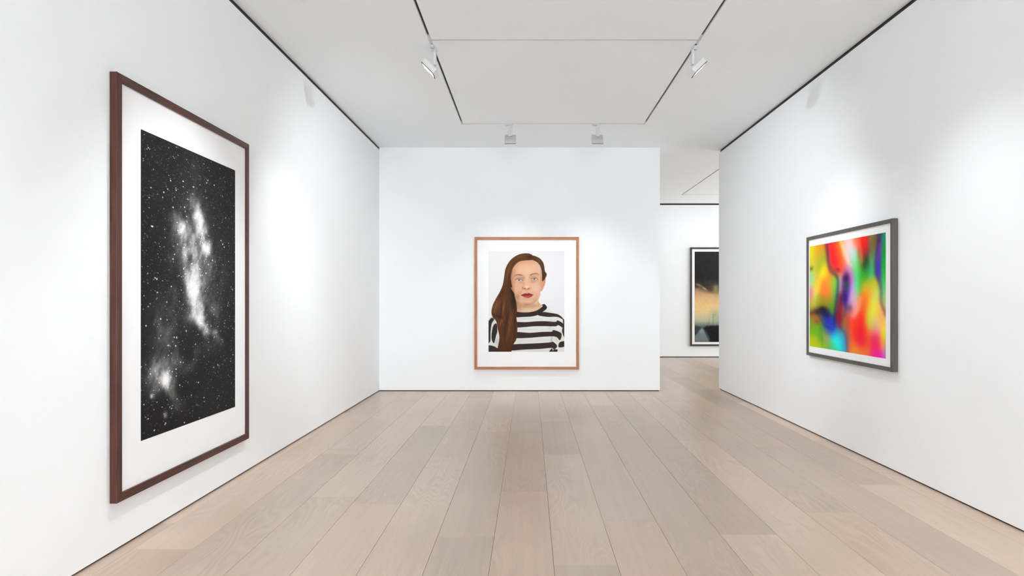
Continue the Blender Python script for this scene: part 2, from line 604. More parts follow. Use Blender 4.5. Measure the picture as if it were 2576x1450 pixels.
# ------------------------------------------------------------------ a small painter for the photographic prints
class Canvas:
    """Colours (sRGB 0-255) of a print; X and Y hold the coordinate of every sample."""
    def __init__(s, X, Y, base, step):
        s.X, s.Y, s.step = X, Y, step
        s.h, s.w = X.shape
        s.img = np.empty((s.h, s.w, 3), np.float32)
        s.img[:] = base

    def over(s, sl, a, colour):
        a = a[..., None]
        s.img[sl] = s.img[sl] * (1 - a) + np.asarray(colour, np.float32) * a

    def box(s, pts, pad):
        p = np.asarray(pts, float)
        x0, y0 = p.min(0) - pad
        x1, y1 = p.max(0) + pad
        cols = np.where((s.X[0] >= x0) & (s.X[0] <= x1))[0]
        rows = np.where((s.Y[:, 0] >= y0) & (s.Y[:, 0] <= y1))[0]
        if len(cols) == 0 or len(rows) == 0:
            return None
        return (slice(rows[0], rows[-1] + 1), slice(cols[0], cols[-1] + 1))

    def poly(s, pts, colour, alpha=1.0, soft=0.35, smooth=True, mask_only=False, clip=None):
        pts = spline(pts) if smooth else np.asarray(pts, float)
        sl = s.box(pts, soft * 3 + 0.5)
        if sl is None:
            return
        X, Y = s.X[sl], s.Y[sl]
        ins = np.zeros(X.shape, bool)
        q = np.roll(pts, -1, 0)
        for (xa, ya), (xb, yb) in zip(pts, q):
            if ya == yb:
                continue
            c = (ya > Y) != (yb > Y)
            ins ^= c & (X < (xb - xa) * (Y - ya) / (yb - ya) + xa)
        m = blur(ins.astype(np.float32), soft / s.step)
        if clip is not None:
            m = m * clip[sl]
        if mask_only:
            f = np.zeros(s.X.shape, np.float32)
            f[sl] = m
            return f
        s.over(sl, np.clip(m * alpha, 0, 1), colour)

    def blob(s, cx, cy, rx, ry, colour, alpha=0.6, rot=0.0, p=1.0, clip=None):
        R = max(rx, ry) * 2.6
        sl = s.box([(cx, cy)], R)
        if sl is None:
            return
        c, n_ = math.cos(math.radians(rot)), math.sin(math.radians(rot))
        dx, dy = s.X[sl] - cx, s.Y[sl] - cy
        u, v = (dx * c + dy * n_) / rx, (-dx * n_ + dy * c) / ry
        m = np.exp(-((u * u + v * v) ** p)).astype(np.float32) * alpha
        if clip is not None:
            m = m * clip[sl]
        s.over(sl, m, colour)

    def line(s, pts, width, colour, alpha=1.0, soft=0.3, smooth=True):
        pts = spline(pts, closed=False) if smooth else np.asarray(pts, float)
        sl = s.box(pts, width + soft * 3)
        if sl is None:
            return
        X, Y = s.X[sl], s.Y[sl]
        d = np.full(X.shape, 1e9, np.float32)
        for (xa, ya), (xb, yb) in zip(pts[:-1], pts[1:]):
            ex, ey = xb - xa, yb - ya
            t = np.clip(((X - xa) * ex + (Y - ya) * ey) / (ex * ex + ey * ey + 1e-9), 0, 1)
            d = np.minimum(d, np.hypot(X - xa - t * ex, Y - ya - t * ey))
        m = np.clip((width / 2 + soft - d) / (2 * soft), 0, 1)
        m = m * m * (3 - 2 * m)
        s.over(sl, m * alpha, colour)


def spline(pts, closed=True, n_=6):
    p = np.asarray(pts, float)
    if closed:
        P = np.concatenate([p[-1:], p, p[:2]])
    else:
        P = np.concatenate([p[:1], p, p[-1:]])
    out = []
    for a, b_, c, d in zip(P[:-3], P[1:-2], P[2:-1], P[3:]):
        for k in range(n_):
            t = k / n_
            out.append(0.5 * (2 * b_ + (c - a) * t + (2 * a - 5 * b_ + 4 * c - d) * t * t + (3 * b_ - a - 3 * c + d) * t ** 3))
    if not closed:
        out.append(p[-1])
    return np.array(out)


def blur(a, sig):
    if sig < 0.3:
        return a
    r = int(math.ceil(sig * 2.5))
    k = np.exp(-0.5 * (np.arange(-r, r + 1) / sig) ** 2)
    k /= k.sum()
    for ax in (0, 1):
        pd = [(0, 0), (0, 0)]
        pd[ax] = (r, r)
        b_ = np.pad(a, pd, mode='edge')
        o = np.zeros_like(a)
        L_ = a.shape[ax]
        for i, w in enumerate(k):
            o += w * (b_[i:i + L_] if ax == 0 else b_[:, i:i + L_])
        a = o
    return a


def vnoise(X, Y, seed):
    r = np.random.RandomState(seed)
    g = r.rand(64, 64).astype(np.float32)
    xi, yi = np.floor(X).astype(int), np.floor(Y).astype(int)
    fx, fy = X - xi, Y - yi
    fx, fy = fx * fx * (3 - 2 * fx), fy * fy * (3 - 2 * fy)
    a, b_ = g[yi % 64, xi % 64], g[yi % 64, (xi + 1) % 64]
    c, d = g[(yi + 1) % 64, xi % 64], g[(yi + 1) % 64, (xi + 1) % 64]
    return (a * (1 - fx) + b_ * fx) * (1 - fy) + (c * (1 - fx) + d * fx) * fy


def fbm(X, Y, seed, octv=5, gain=0.55):
    t, amp, tot = 0, 1.0, 0.0
    for k in range(octv):
        t = t + amp * vnoise(X * 2 ** k + 7.3 * k, Y * 2 ** k + 3.1 * k, seed + k)
        tot += amp
        amp *= gain
    return t / tot


def half(img):
    return (img[0::2, 0::2] + img[1::2, 0::2] + img[0::2, 1::2] + img[1::2, 1::2]) / 4


def print_mesh(name, img, w, h, y, zc, xc, parent):
    """Flat sheet of samples, one colour each, facing local -Y; img rows run from the top."""
    H, W = img.shape[:2]
    xs_ = xc - w / 2 + w * np.arange(W) / (W - 1)
    zs_ = zc + h / 2 - h * np.arange(H) / (H - 1)
    co = np.empty((H, W, 3), np.float32)
    co[..., 0] = xs_[None, :]
    co[..., 1] = y
    co[..., 2] = zs_[:, None]
    i = np.arange(H * W).reshape(H, W)
    q = np.stack([i[:-1, :-1], i[1:, :-1], i[1:, 1:], i[:-1, 1:]], -1).reshape(-1, 4)
    me = bpy.data.meshes.new(name)
    me.vertices.add(H * W)
    me.vertices.foreach_set('co', co.ravel())
    me.loops.add(q.size)
    me.loops.foreach_set('vertex_index', q.ravel().astype(np.int32))
    me.polygons.add(len(q))
    me.polygons.foreach_set('loop_start', np.arange(0, q.size, 4, dtype=np.int32))
    me.update(calc_edges=True)
    c = np.clip(img, 0, 255) / 255.0
    lin = np.where(c <= 0.04045, c / 12.92, ((c + 0.055) / 1.055) ** 2.4)
    rgba = np.ones((H, W, 4), np.float32)
    rgba[..., :3] = lin
    at = me.color_attributes.new('ink', 'FLOAT_COLOR', 'POINT')
    at.data.foreach_set('color', rgba.ravel())
    me.materials.append(M['print'])
    o = bpy.data.objects.new(name, me)
    COL.objects.link(o)
    o.parent = parent
    return o


def framed(label, loc, rz, W, H, face, depth, mats, pr, name='framed_photograph'):
    """A frame of four mitred rails with mat board and print. Local: faces -Y, stands on z = 0, wall at y = 0.
    pr = (centre x, centre z, width, height, image)."""
    r = empty(name, loc, rz, label, 'picture')
    d0, d1 = -0.002, -depth
    ow, oh, iw, ih = W / 2, H, W / 2 - face, H - face
    quads = {'h0': [(-ow, 0), (ow, 0), (iw, face), (-iw, face)], 'h1': [(-ow, oh), (-iw, ih), (iw, ih), (ow, oh)],
             'v0': [(-ow, 0), (-iw, face), (-iw, ih), (-ow, oh)], 'v1': [(ow, 0), (ow, oh), (iw, ih), (iw, face)]}
    for key, q in quads.items():
        bm = bmesh.new()
        a = [bm.verts.new((x, d0, z)) for x, z in q]
        b_ = [bm.verts.new((x, d1, z)) for x, z in q]
        bm.faces.new(a); bm.faces.new(b_)
        for k in range(4):
            bm.faces.new([a[k], a[(k + 1) % 4], b_[(k + 1) % 4], b_[k]])
        obj('frame_rail', bm, mats[0] if key[0] == 'h' else mats[1], r, 0.0018, 2)
    bm = bmesh.new()
    add_box(bm, -iw - 0.004, iw + 0.004, -0.012, -0.004, face - 0.004, ih + 0.004)
    obj('backing_board', bm, M['backing'], r)
    xc, zc, pw, ph, img = pr
    pl = depth - 0.014
    bm = bmesh.new()
    add_box(bm, -iw - 0.004, iw + 0.004, -pl, -0.013, face - 0.004, ih + 0.004)
    obj('mat_board', bm, M['mat_board'], r)
    print_mesh('print', img, pw, ph, -pl - 0.0012, zc, xc, r)
    return r


# ------------------------------------------------------------------ print 1: nebula and stars in black and white
def art_stars():
    W, H = 430, 720
    u = (np.arange(W) / (W - 1))[None, :] * np.ones((H, 1))
    v = (np.arange(H) / (H - 1))[:, None] * np.ones((1, W))
    # the drawing below was measured on an oblique view; bring it to the sheet
    D = 4.070 + u * 1.301
    X = 1333.0 - 2.42 * 1650 / D
    Y = 754.0 - (2.545 - v * 1.937 - 1.487) * 1650 / D
    den = np.zeros((H, W))

    def g(cx, cy, rx, ry, amp, rot=0.0, p=1.0):
        nonlocal den
        c, n_ = math.cos(math.radians(rot)), math.sin(math.radians(rot))
        dx, dy = X - cx, Y - cy
        a, b_ = (dx * c + dy * n_) / rx, (-dx * n_ + dy * c) / ry
        den = den + amp * np.exp(-((a * a + b_ * b_) ** p))
    # main pillar
    g(502, 570, 11, 50, .42, -10); g(515, 620, 12, 55, .40, -12); g(456, 572, 10, 16, .55)
    g(490, 600, 28, 60, .22, -8); g(462, 625, 7, 45, .30, -6); g(487, 690, 20, 48, .42, -8)
    g(484, 735, 16, 42, .42, -8); g(494, 775, 16, 36, .50, -12); g(508, 812, 13, 24, .55, -18)
    g(515, 832, 9, 14, .35, -10); g(500, 660, 45, 130, .14, -8); g(455, 610, 38, 60, .10)
    g(524, 760, 20, 60, .10, -10); g(475, 795, 14, 18, .26, 30); g(531, 835, 12, 8, .22)
    g(545, 850, 10, 22, .12, -30); g(440, 560, 16, 30, .10, -15); g(490, 515, 14, 35, .10, -20)
    g(478, 440, 25, 60, .05); g(445, 790, 40, 40, .09); g(400, 790, 35, 60, .07); g(562, 700, 18, 60, .04)
    g(440, 735, 14, 22, .08); g(425, 850, 40, 35, .10, 20); g(520, 870, 22, 22, .08)
    # lower cloud
    g(400, 930, 32, 48, .24, 20); g(385, 960, 20, 40, .12); g(418, 958, 15, 20, .55); g(414, 950, 9, 16, .35, 20)
    g(428, 985, 14, 26, .18, -15); g(440, 915, 22, 30, .10); g(474, 925, 12, 20, .12, 30); g(490, 890, 8, 20, .06)
    g(445, 1020, 18, 22, .07); g(379, 998, 4, 6, .40); g(414, 1044, 5, 9, .34); g(520, 1010, 40, 80, .015)
    n1 = fbm(X / 26 + 5, Y / 60 + 9, 11, 6, .6)
    n2 = fbm(X / 11 + Y / 60, Y / 26, 31, 5, .6)
    den = den * np.clip(0.05 + 2.0 * n1, 0.2, 1.6) * np.clip(0.2 + 1.65 * n2, .35, 1.45)
    # dark lanes
    for cx, cy, rx, ry, a, ro in ((462, 606, 8, 12, .45, 0), (520, 790, 5, 9, .25, 0), (493, 838, 10, 26, .75, -18), (470, 850, 12, 30, .5, -5),
                                  (478, 655, 9, 16, .3, 0), (480, 560, 4, 40, .45, -12), (455, 880, 10, 25, .4, 10), (408, 985, 5, 10, .3, 0)):
        c, n_ = math.cos(math.radians(ro)), math.sin(math.radians(ro))
        dx, dy = X - cx, Y - cy
        den = den * (1 - a * np.exp(-(((dx * c + dy * n_) / rx) ** 2 + ((-dx * n_ + dy * c) / ry) ** 2)))
    lum = 27 + 218 * (1 - np.exp(-1.2 * den - 1.9 * den * den))
    lum += 5 * (fbm(X / 60, Y / 60, 71, 3) - .5)
    r = np.random.RandomState(5)

    def stars(n_, amp, sx, sy, bias):
        nonlocal lum
        k = 0
        while k < n_:
            a, b_ = r.rand(), r.rand()
            if r.rand() > bias(a, b_):
                continue
            k += 1
            i, j = a * (W - 1), b_ * (H - 1)
            e = r.rand()
            am = amp[0] + (amp[1] - amp[0]) * e * e
            f = 0.75 + 0.55 * r.rand()
            ri, rj = int(sx * f * 3) + 1, int(sy * f * 3) + 1
            i0, i1, j0, j1 = max(0, int(i) - ri), min(W, int(i) + ri + 2), max(0, int(j) - rj), min(H, int(j) + rj + 2)
            gx = np.exp(-((np.arange(i0, i1) - i) / (sx * f)) ** 2)
            gy = np.exp(-((np.arange(j0, j1) - j) / (sy * f)) ** 2)
            lum[j0:j1, i0:i1] += am * gy[:, None] * gx[None, :]
    stars(5200, (20, 110), .85, .62, lambda a, b_: 0.25 + 0.75 * max(0, 1 - 1.5 * b_) + 0.2 * (a > .6))
    stars(750, (90, 220), 1.15, .75, lambda a, b_: 0.7)
    stars(230, (190, 420), 1.5, .95, lambda a, b_: 0.7)
    for sx_, sy_ in ((537, 466), (521, 454), (433, 522), (458, 456), (462, 522), (558, 615), (562, 622), (554, 606), (388, 700), (516, 688), (433, 652),
                     (410, 484), (466, 833), (402, 803), (442, 850), (440, 871), (450, 970), (414, 1065), (462, 1064), (497, 963), (546, 918), (379, 569),
                     (532, 655), (436, 849), (386, 1083), (365, 820), (382, 570), (427, 455)):
        k = np.unravel_index(np.argmin((X - sx_) ** 2 + (Y - sy_) ** 2), X.shape)
        lum += 330 * np.exp(-((np.arange(W) - k[1]) / 2.0) ** 2)[None, :] * np.exp(-((np.arange(H) - k[0]) / 1.6) ** 2)[:, None]
    lum = np.clip(lum, 0, 250)
    return np.stack([lum, lum, lum], -1)


# ------------------------------------------------------------------ print 2: studio portrait
def art_portrait():
    W, H = 384, 510
    x0, x1, y0, y1 = 1229.0, 1419.5, 632.0, 885.5
    xs_ = x0 + (np.arange(2 * W) + .5) / (2 * W) * (x1 - x0)
    ys_ = y0 + (np.arange(2 * H) + .5) / (2 * H) * (y1 - y0)
    X, Y = np.meshgrid(xs_, ys_)
    c = Canvas(X, Y, (231, 230, 229), (x1 - x0) / (2 * W))
    A = lambda P: [(1180 + x / 3.92, 580 + y / 3.919) for x, y in P]
    B = lambda P: [(1250 + x / 7.253, 620 + y / 7.25) for x, y in P]
    a1 = lambda x, y: A([(x, y)])[0]
    b1 = lambda x, y: B([(x, y)])[0]
    t = ((X - x0) / (x1 - x0))[..., None]
    c.img[:] = (1 - t) * np.array((234, 234, 233)) + t * np.array((226, 224, 226))
    # jersey
    shirt = [(185, 890), (215, 858), (250, 850), (380, 830), (470, 800), (600, 800), (715, 755), (740, 728), (765, 755), (800, 787),
             (870, 822), (910, 850), (945, 893), (945, 1215), (185, 1215)]
    sm = c.poly(A(shirt), None, mask_only=True, soft=.3, smooth=False)
    c.poly(A(shirt), (221, 221, 213), soft=.3, smooth=False)
    for x, y, rx, ry, col, al, ro in ((600, 870, 110, 9, (206, 205, 196), .5, 0), (560, 980, 90, 10, (208, 210, 204), .5, 3), (800, 930, 14, 45, (190, 190, 182), .7, 12),
                                      (812, 1080, 10, 50, (170, 176, 174), .8, 8), (870, 960, 30, 22, (232, 231, 224), .7, 25), (500, 1090, 40, 20, (200, 208, 206), .6, 0),
                                      (860, 1080, 12, 30, (190, 190, 184), .6, -20), (910, 1010, 10, 50, (200, 198, 192), .7, 10), (250, 890, 12, 30, (196, 196, 190), .7, 20),
                                      (275, 1100, 16, 40, (176, 184, 186), .7, 10), (640, 1190, 120, 14, (206, 210, 206), .6, 0), (820, 1180, 14, 20, (150, 170, 180), .6, 30),
                                      (700, 1085, 60, 10, (214, 214, 208), .6, 0)):
        p = a1(x, y)
        c.blob(p[0], p[1], rx / 3.92, ry / 3.92, col, al, ro, 1.0, sm)
    dk = (48, 38, 36)
    for P in ([(680, 832), (722, 806), (790, 812), (870, 826), (908, 848), (945, 886), (945, 896), (905, 868), (860, 852), (780, 853), (700, 843)],
              [(440, 907), (560, 905), (650, 898), (740, 895), (850, 902), (872, 888), (925, 918), (930, 962), (880, 934), (850, 946), (740, 944), (640, 945), (560, 952), (440, 956)],
              [(925, 880), (950, 880), (950, 1060), (930, 1040), (916, 985), (928, 940)],
              [(440, 1004), (600, 1010), (720, 1001), (816, 998), (822, 984), (862, 990), (911, 1020), (896, 1082), (862, 1052), (815, 1044), (700, 1050), (580, 1060), (440, 1058)],
              [(420, 1128), (560, 1118), (690, 1112), (800, 1104), (828, 1099), (868, 1140), (838, 1172), (810, 1158), (700, 1168), (560, 1174), (390, 1182)],
              [(892, 1104), (950, 1094), (950, 1140), (884, 1152)],
              [(786, 1202), (815, 1165), (824, 1202)], [(826, 1200), (836, 1174), (872, 1176), (860, 1205)],
              [(180, 930), (205, 880), (226, 862), (246, 880), (224, 920), (213, 1000), (210, 1092), (180, 1098)],
              [(236, 950), (270, 918), (280, 985), (266, 1042), (246, 1112), (222, 1060)],
              [(180, 1138), (240, 1140), (290, 1172), (285, 1205), (180, 1205)]):
        c.poly(A(P), dk, .97, .35, True, clip=sm)
    # shaded hair behind neck and cheek
    c.poly(A([(396, 420), (450, 420), (470, 560), (500, 700), (486, 815), (420, 815), (400, 640)]), (40, 23, 15), 1, .4, False)
    # neck
    neck = [(450, 640), (690, 610), (683, 690), (700, 724), (724, 742), (706, 768), (660, 794), (600, 812), (540, 816), (470, 810), (450, 760)]
    nm = c.poly(A(neck), None, mask_only=True, soft=.35)
    c.poly(A(neck), (219, 184, 152), soft=.35)
    for x, y, rx, ry, col, al, ro in ((480, 740, 45, 60, (176, 128, 92), .85, 0), (580, 745, 120, 26, (184, 138, 106), .85, 0), (690, 700, 12, 40, (190, 146, 112), .6, 0),
                                      (590, 790, 60, 20, (226, 192, 160), .6, 0), (660, 770, 40, 14, (214, 176, 144), .5, -20)):
        p = a1(x, y)
        c.blob(p[0], p[1], rx / 3.92, ry / 3.92, col, al, ro, 1.0, nm)
    # collar
    c.poly(A([(440, 790), (480, 803), (540, 809), (600, 806), (660, 792), (702, 768), (727, 746), (716, 736), (742, 727), (766, 752), (762, 774), (728, 802), (682, 832), (620, 848),
              (540, 853), (440, 853)]), dk, 1.0, .3)
    c.line(A([(462, 812), (540, 818), (600, 814), (664, 798), (708, 772), (732, 748)]), .5, (78, 64, 58), .7, .4)
    # ears
    c.poly(A([(716, 488), (734, 478), (747, 470), (754, 490), (748, 528), (736, 560), (722, 590), (706, 598), (704, 540)]), (212, 140, 112), 1, .3)
    c.line(A([(745, 482), (744, 520), (730, 560)]), 1.0, (184, 100, 76), .6, .6)
    c.line(A([(728, 520), (722, 560), (712, 585)]), 1.6, (226, 164, 138), .6, .8)
    c.poly(A([(405, 560), (425, 565), (440, 590), (436, 607), (420, 602)]), (206, 134, 104), 1, .3)
    # face
    face = [(412, 470), (416, 420), (430, 375), (455, 330), (495, 296), (560, 284), (625, 286), (676, 306), (706, 350), (718, 400), (722, 470), (718, 545), (706, 600),
            (690, 650), (668, 690), (634, 724), (588, 738), (545, 732), (505, 708), (470, 670), (444, 618), (424, 550)]
    fm = c.poly(A(face), None, mask_only=True, soft=.35)
    c.poly(A(face), (218, 173, 143), soft=.35)
    for x, y, rx, ry, col, al, ro in (
            (280, 640, 70, 340, (206, 150, 114), .55, 0), (330, 330, 80, 90, (206, 148, 108), .8, 0), (560, 290, 260, 70, (208, 152, 118), .85, 0),
            (545, 430, 170, 90, (229, 186, 156), .8, 0), (700, 380, 90, 90, (222, 176, 150), .6, 0), (830, 480, 45, 180, (196, 146, 118), .7, 0),
            (790, 760, 60, 160, (206, 158, 130), .6, -8), (700, 760, 80, 90, (228, 186, 160), .8, 0), (360, 760, 70, 80, (222, 168, 138), .7, 0),
            (420, 900, 60, 110, (212, 164, 132), .5, 20), (545, 1010, 130, 40, (214, 166, 136), .7, 0), (545, 1064, 160, 26, (176, 124, 94), .85, 0),
            (720, 960, 60, 90, (206, 162, 136), .6, -30), (350, 960, 40, 110, (176, 122, 88), .7, 25), (290, 800, 30, 90, (196, 138, 106), .6, 0),
            (478, 580, 36, 44, (190, 128, 82), .75, 20), (612, 570, 34, 40, (192, 132, 92), .7, -15), (400, 565, 70, 24, (208, 152, 116), .7, 0),
            (690, 545, 66, 24, (204, 150, 118), .7, 5), (410, 668, 70, 24, (208, 158, 132), .6, 8), (676, 640, 62, 30, (194, 140, 116), .75, -5),
            (680, 680, 50, 16, (214, 168, 144), .5, -10), (640, 650, 20, 26, (186, 136, 116), .5, -30), (445, 660, 30, 18, (196, 146, 122), .5, -30),
            (545, 560, 30, 90, (228, 184, 150), .8, 0), (540, 660, 24, 60, (232, 176, 150), .7, 0), (484, 690, 17, 60, (200, 146, 114), .65, 6),
            (610, 700, 18, 60, (214, 166, 138), .5, -6), (550, 738, 36, 22, (242, 204, 184), .85, 0), (545, 735, 14, 12, (250, 222, 206), .7, 0),
            (545, 710, 30, 36, (230, 160, 134), .4, 0), (470, 765, 14, 22, (170, 104, 80), .7, 0), (614, 765, 14, 20, (196, 136, 112), .5, 0),
            (545, 788, 56, 12, (180, 112, 88), .6, 0), (546, 828, 16, 30, (206, 150, 122), .6, 0), (430, 850, 14, 50, (200, 146, 118), .45, 25),
            (668, 850, 14, 50, (208, 156, 130), .4, -25), (548, 958, 80, 18, (198, 142, 116), .6, 0), (545, 1000, 60, 26, (226, 178, 150), .5, 0),
            (560, 360, 120, 60, (224, 178, 146), .5, 0), (300, 640, 30, 160, (188, 132, 98), .5, 0), (815, 640, 26, 150, (190, 138, 110), .5, 0),
            (340, 1000, 50, 70, (150, 100, 70), .6, 30), (700, 1010, 70, 40, (184, 134, 106), .5, -30), (400, 720, 60, 40, (226, 160, 130), .35, 0),
            (690, 730, 60, 40, (230, 172, 146), .35, 0), (545, 470, 80, 60, (232, 190, 160), .4, 0), (320, 470, 30, 90, (196, 142, 106), .5, 10)):
        p = b1(x, y)
        c.blob(p[0], p[1], rx / 7.25, ry / 7.25, col, al, ro, 1.0, fm)
    # brows
    c.poly(B([(300, 554), (340, 520), (395, 507), (462, 520), (470, 536), (440, 541), (395, 532), (340, 538)]), (134, 92, 66), .72, .5)
    c.poly(B([(598, 528), (626, 506), (670, 493), (718, 486), (748, 500), (774, 530), (740, 514), (715, 510), (660, 520), (620, 534)]), (132, 90, 68), .72, .5)
    # eyes
    for ex, ey, wh, lid, crease, low in (
            (405, 614, [(350, 616), (374, 601), (405, 595), (440, 606), (467, 631), (432, 637), (388, 638)],
             [(338, 614), (370, 597), (405, 590), (443, 600), (470, 628)], [(340, 590), (375, 568), (412, 563), (455, 578)], [(356, 622), (390, 643), (432, 641), (466, 630)]),
            (683, 597, [(638, 602), (660, 588), (690, 581), (720, 590), (740, 607), (712, 617), (664, 619)],
             [(630, 598), (658, 583), (690, 576), (724, 586), (746, 609)], [(640, 566), (676, 552), (712, 556), (744, 578)], [(638, 606), (664, 623), (710, 621), (740, 608)])):
        em = c.poly(B(wh), None, mask_only=True, soft=.25)
        c.poly(B(wh), (206, 190, 178), 1, .35)
        p = b1(ex, ey)
        c.blob(p[0], p[1], 21 / 7.25, 21 / 7.25, (104, 104, 86), .95, 0, 3.0, em)
        c.blob(p[0], p[1] + .7, 15 / 7.25, 13 / 7.25, (148, 150, 126), .7, 0, 1.5, em)
        c.blob(p[0], p[1], 8.5 / 7.25, 8.5 / 7.25, (34, 30, 28), 1.0, 0, 3.0, em)
        c.blob(p[0] - .4, p[1] - .9, 4 / 7.25, 4 / 7.25, (240, 240, 240), .8, 0, 2.0, em)
        c.line(B(lid), 1.3, (84, 54, 44), .8, .55)
        c.line(B(crease), .9, (166, 110, 78), .8, .8)
        c.line(B(low), .5, (176, 116, 96), .7, .4)
    # nose
    for x, y, ro in ((508, 771, 15), (580, 771, -15)):
        p = b1(x, y)
        c.blob(p[0], p[1], 15 / 7.25, 9 / 7.25, (116, 50, 42), .95, ro, 1.6)
    c.line(B([(468, 745), (466, 768), (480, 785), (498, 782)]), .6, (160, 92, 70), .7, .5)
    c.line(B([(610, 742), (616, 764), (600, 784)]), .5, (190, 124, 100), .6, .5)
    c.line(B([(520, 786), (545, 795), (570, 786)]), .6, (168, 98, 78), .6, .5)
    # lips
    c.poly(B([(438, 894), (480, 872), (522, 857), (548, 866), (578, 853), (616, 866), (664, 886), (610, 896), (548, 902), (490, 900)]), (140, 44, 42), 1, .35)
    c.poly(B([(444, 896), (500, 897), (548, 900), (610, 892), (658, 888), (628, 922), (578, 939), (530, 937), (484, 920)]), (172, 62, 60), 1, .35)
    p = b1(556, 915)
    c.blob(p[0], p[1], 40 / 7.25, 9 / 7.25, (196, 90, 86), .5)
    c.line(B([(440, 894), (490, 896), (530, 892), (548, 897), (572, 891), (620, 891), (662, 887)]), .8, (92, 26, 28), .8, .4)
    # hair
    hl = [(628, 250), (600, 232), (550, 228), (490, 240), (430, 275), (390, 320), (360, 380), (350, 440), (335, 530), (308, 600), (268, 670), (234, 740), (222, 810),
          (236, 860), (268, 895), (286, 980), (300, 1060), (286, 1205), (405, 1205), (440, 1120), (470, 1060), (476, 940), (466, 850), (472, 780), (466, 720), (450, 650),
          (432, 604), (414, 570), (409, 500), (416, 430), (430, 380), (458, 336), (500, 306), (560, 296), (622, 292), (638, 270)]
    hr = [(622, 250), (650, 254), (700, 280), (735, 330), (746, 400), (765, 432), (754, 468), (738, 492), (720, 499), (720, 440), (714, 390), (698, 346), (668, 312), (622, 292),
          (590, 288), (600, 262)]
    lm = c.poly(A(hl), None, mask_only=True, soft=.4)
    rm = c.poly(A(hr), None, mask_only=True, soft=.4)
    # soft shade the hair throws over temple and cheek in the picture
    c.line(A([(424, 400), (418, 480), (424, 560), (446, 640), (474, 720)]), 4.5, (120, 74, 44), .35, 2.4)
    c.poly(A(hl), (74, 42, 24), 1, .4)
    c.poly(A(hr), (82, 50, 32), 1, .4)
    rs = np.random.RandomState(3)
    acc = np.zeros(X.shape + (3,), np.float32)
    wt = np.zeros(X.shape, np.float32)

    def strands(Lc, Rc, n_, mask, light, dark, wob, al):
        nonlocal acc, wt
        Ls, Rs = np.array(A(Lc)), np.array(A(Rc))
        Ls, Rs = spline(Ls, False, 60), spline(Rs, False, 60)
        m_ = min(len(Ls), len(Rs))
        Ls, Rs = Ls[:m_], Rs[:m_]
        tt = np.linspace(0, 1, m_)
        for _ in range(n_):
            s0 = rs.rand()
            ph, fr, aw = rs.rand() * 6.28, 1.0 + rs.rand() * 1.6, wob * rs.rand()
            s_ = np.clip(s0 + aw * np.sin(ph + fr * 6.28 * tt) * tt, 0, 1)[:, None]
            P = Ls * (1 - s_) + Rs * s_
            a, e = sorted(rs.rand(2))
            a, e = int(a * .7 * m_), int((.3 + .7 * e) * m_)
            P = P[a:e]
            if len(P) < 4:
                continue
            q = rs.rand() ** 1.5
            col = np.array(dark) * (1 - q) + np.array(light) * q
            fade = np.sin(np.linspace(0, math.pi, len(P))) ** .6
            i = np.clip(((P[:, 0] - x0) / (x1 - x0) * 2 * W).astype(int), 0, 2 * W - 2)
            j = np.clip(((P[:, 1] - y0) / (y1 - y0) * 2 * H).astype(int), 0, 2 * H - 2)
            for di, dj in ((0, 0), (1, 0), (0, 1)):
                np.add.at(wt, (j + dj, i + di), fade * al)
                for ch in range(3):
                    np.add.at(acc[..., ch], (j + dj, i + di), fade * al * col[ch])
    strands([(620, 240), (560, 226), (490, 238), (400, 300), (352, 420), (330, 540), (270, 665), (225, 780), (225, 830), (262, 900), (285, 1000), (300, 1080), (284, 1205)],
            [(630, 290), (560, 296), (490, 312), (430, 380), (412, 450), (408, 540), (436, 620), (468, 730), (470, 800), (468, 880), (474, 980), (452, 1100), (408, 1205)],
            900, lm, (172, 108, 60), (36, 19, 11), .45, .7)
    strands([(622, 250), (660, 258), (720, 300), (744, 380), (765, 432), (740, 490)],
            [(600, 285), (650, 300), (690, 335), (714, 390), (722, 450), (722, 498)], 220, rm, (136, 92, 62), (48, 28, 18), .2, .5)
    wt2 = blur(wt, .8)
    acc2 = np.stack([blur(acc[..., k], .8) for k in range(3)], -1)
    al = np.clip(wt2 * .6, 0, .85) * np.clip(lm + rm, 0, 1)
    c.img = c.img * (1 - al[..., None]) + acc2 / (wt2[..., None] + 1e-4) * al[..., None]
    hm = np.clip(lm + rm, 0, 1)
    for x, y, rx, ry, col, al_, ro in ((430, 600, 26, 90, (34, 18, 10), .75, -10), (440, 700, 26, 90, (36, 20, 12), .7, -5), (520, 258, 60, 12, (118, 76, 48), .5, -12),
                                       (390, 400, 14, 90, (128, 80, 44), .6, 15), (270, 730, 22, 70, (146, 90, 48), .6, 20), (340, 760, 14, 70, (140, 86, 46), .6, 8),
                                       (395, 480, 8, 60, (58, 32, 18), .5, 5), (300, 660, 12, 60, (60, 33, 18), .5, 25), (318, 790, 8, 80, (40, 22, 12), .55, 5), (372, 880, 9, 90, (44, 24, 13), .55, 12),
                                       (320, 900, 14, 60, (136, 82, 42), .55, 25), (400, 960, 14, 120, (132, 80, 42), .5, 10), (350, 1040, 9, 90, (48, 27, 14), .5, 5), (300, 850, 40, 16, (40, 22, 12), .6, 20),
                                       (450, 960, 12, 120, (46, 26, 14), .6, 0), (690, 300, 30, 14, (124, 84, 58), .45, 40), (728, 440, 10, 50, (48, 28, 18), .6, 0),
                                       (600, 268, 30, 14, (58, 34, 20), .6, -20), (340, 1090, 10, 90, (106, 60, 30), .5, 0)):
        p = a1(x, y)
        c.blob(p[0], p[1], rx / 3.92, ry / 3.92, col, al_, ro, 1.0, hm)
    c.line(A([(575, 226), (600, 219), (622, 236), (626, 250)]), .3, (150, 122, 104), .7, .3)
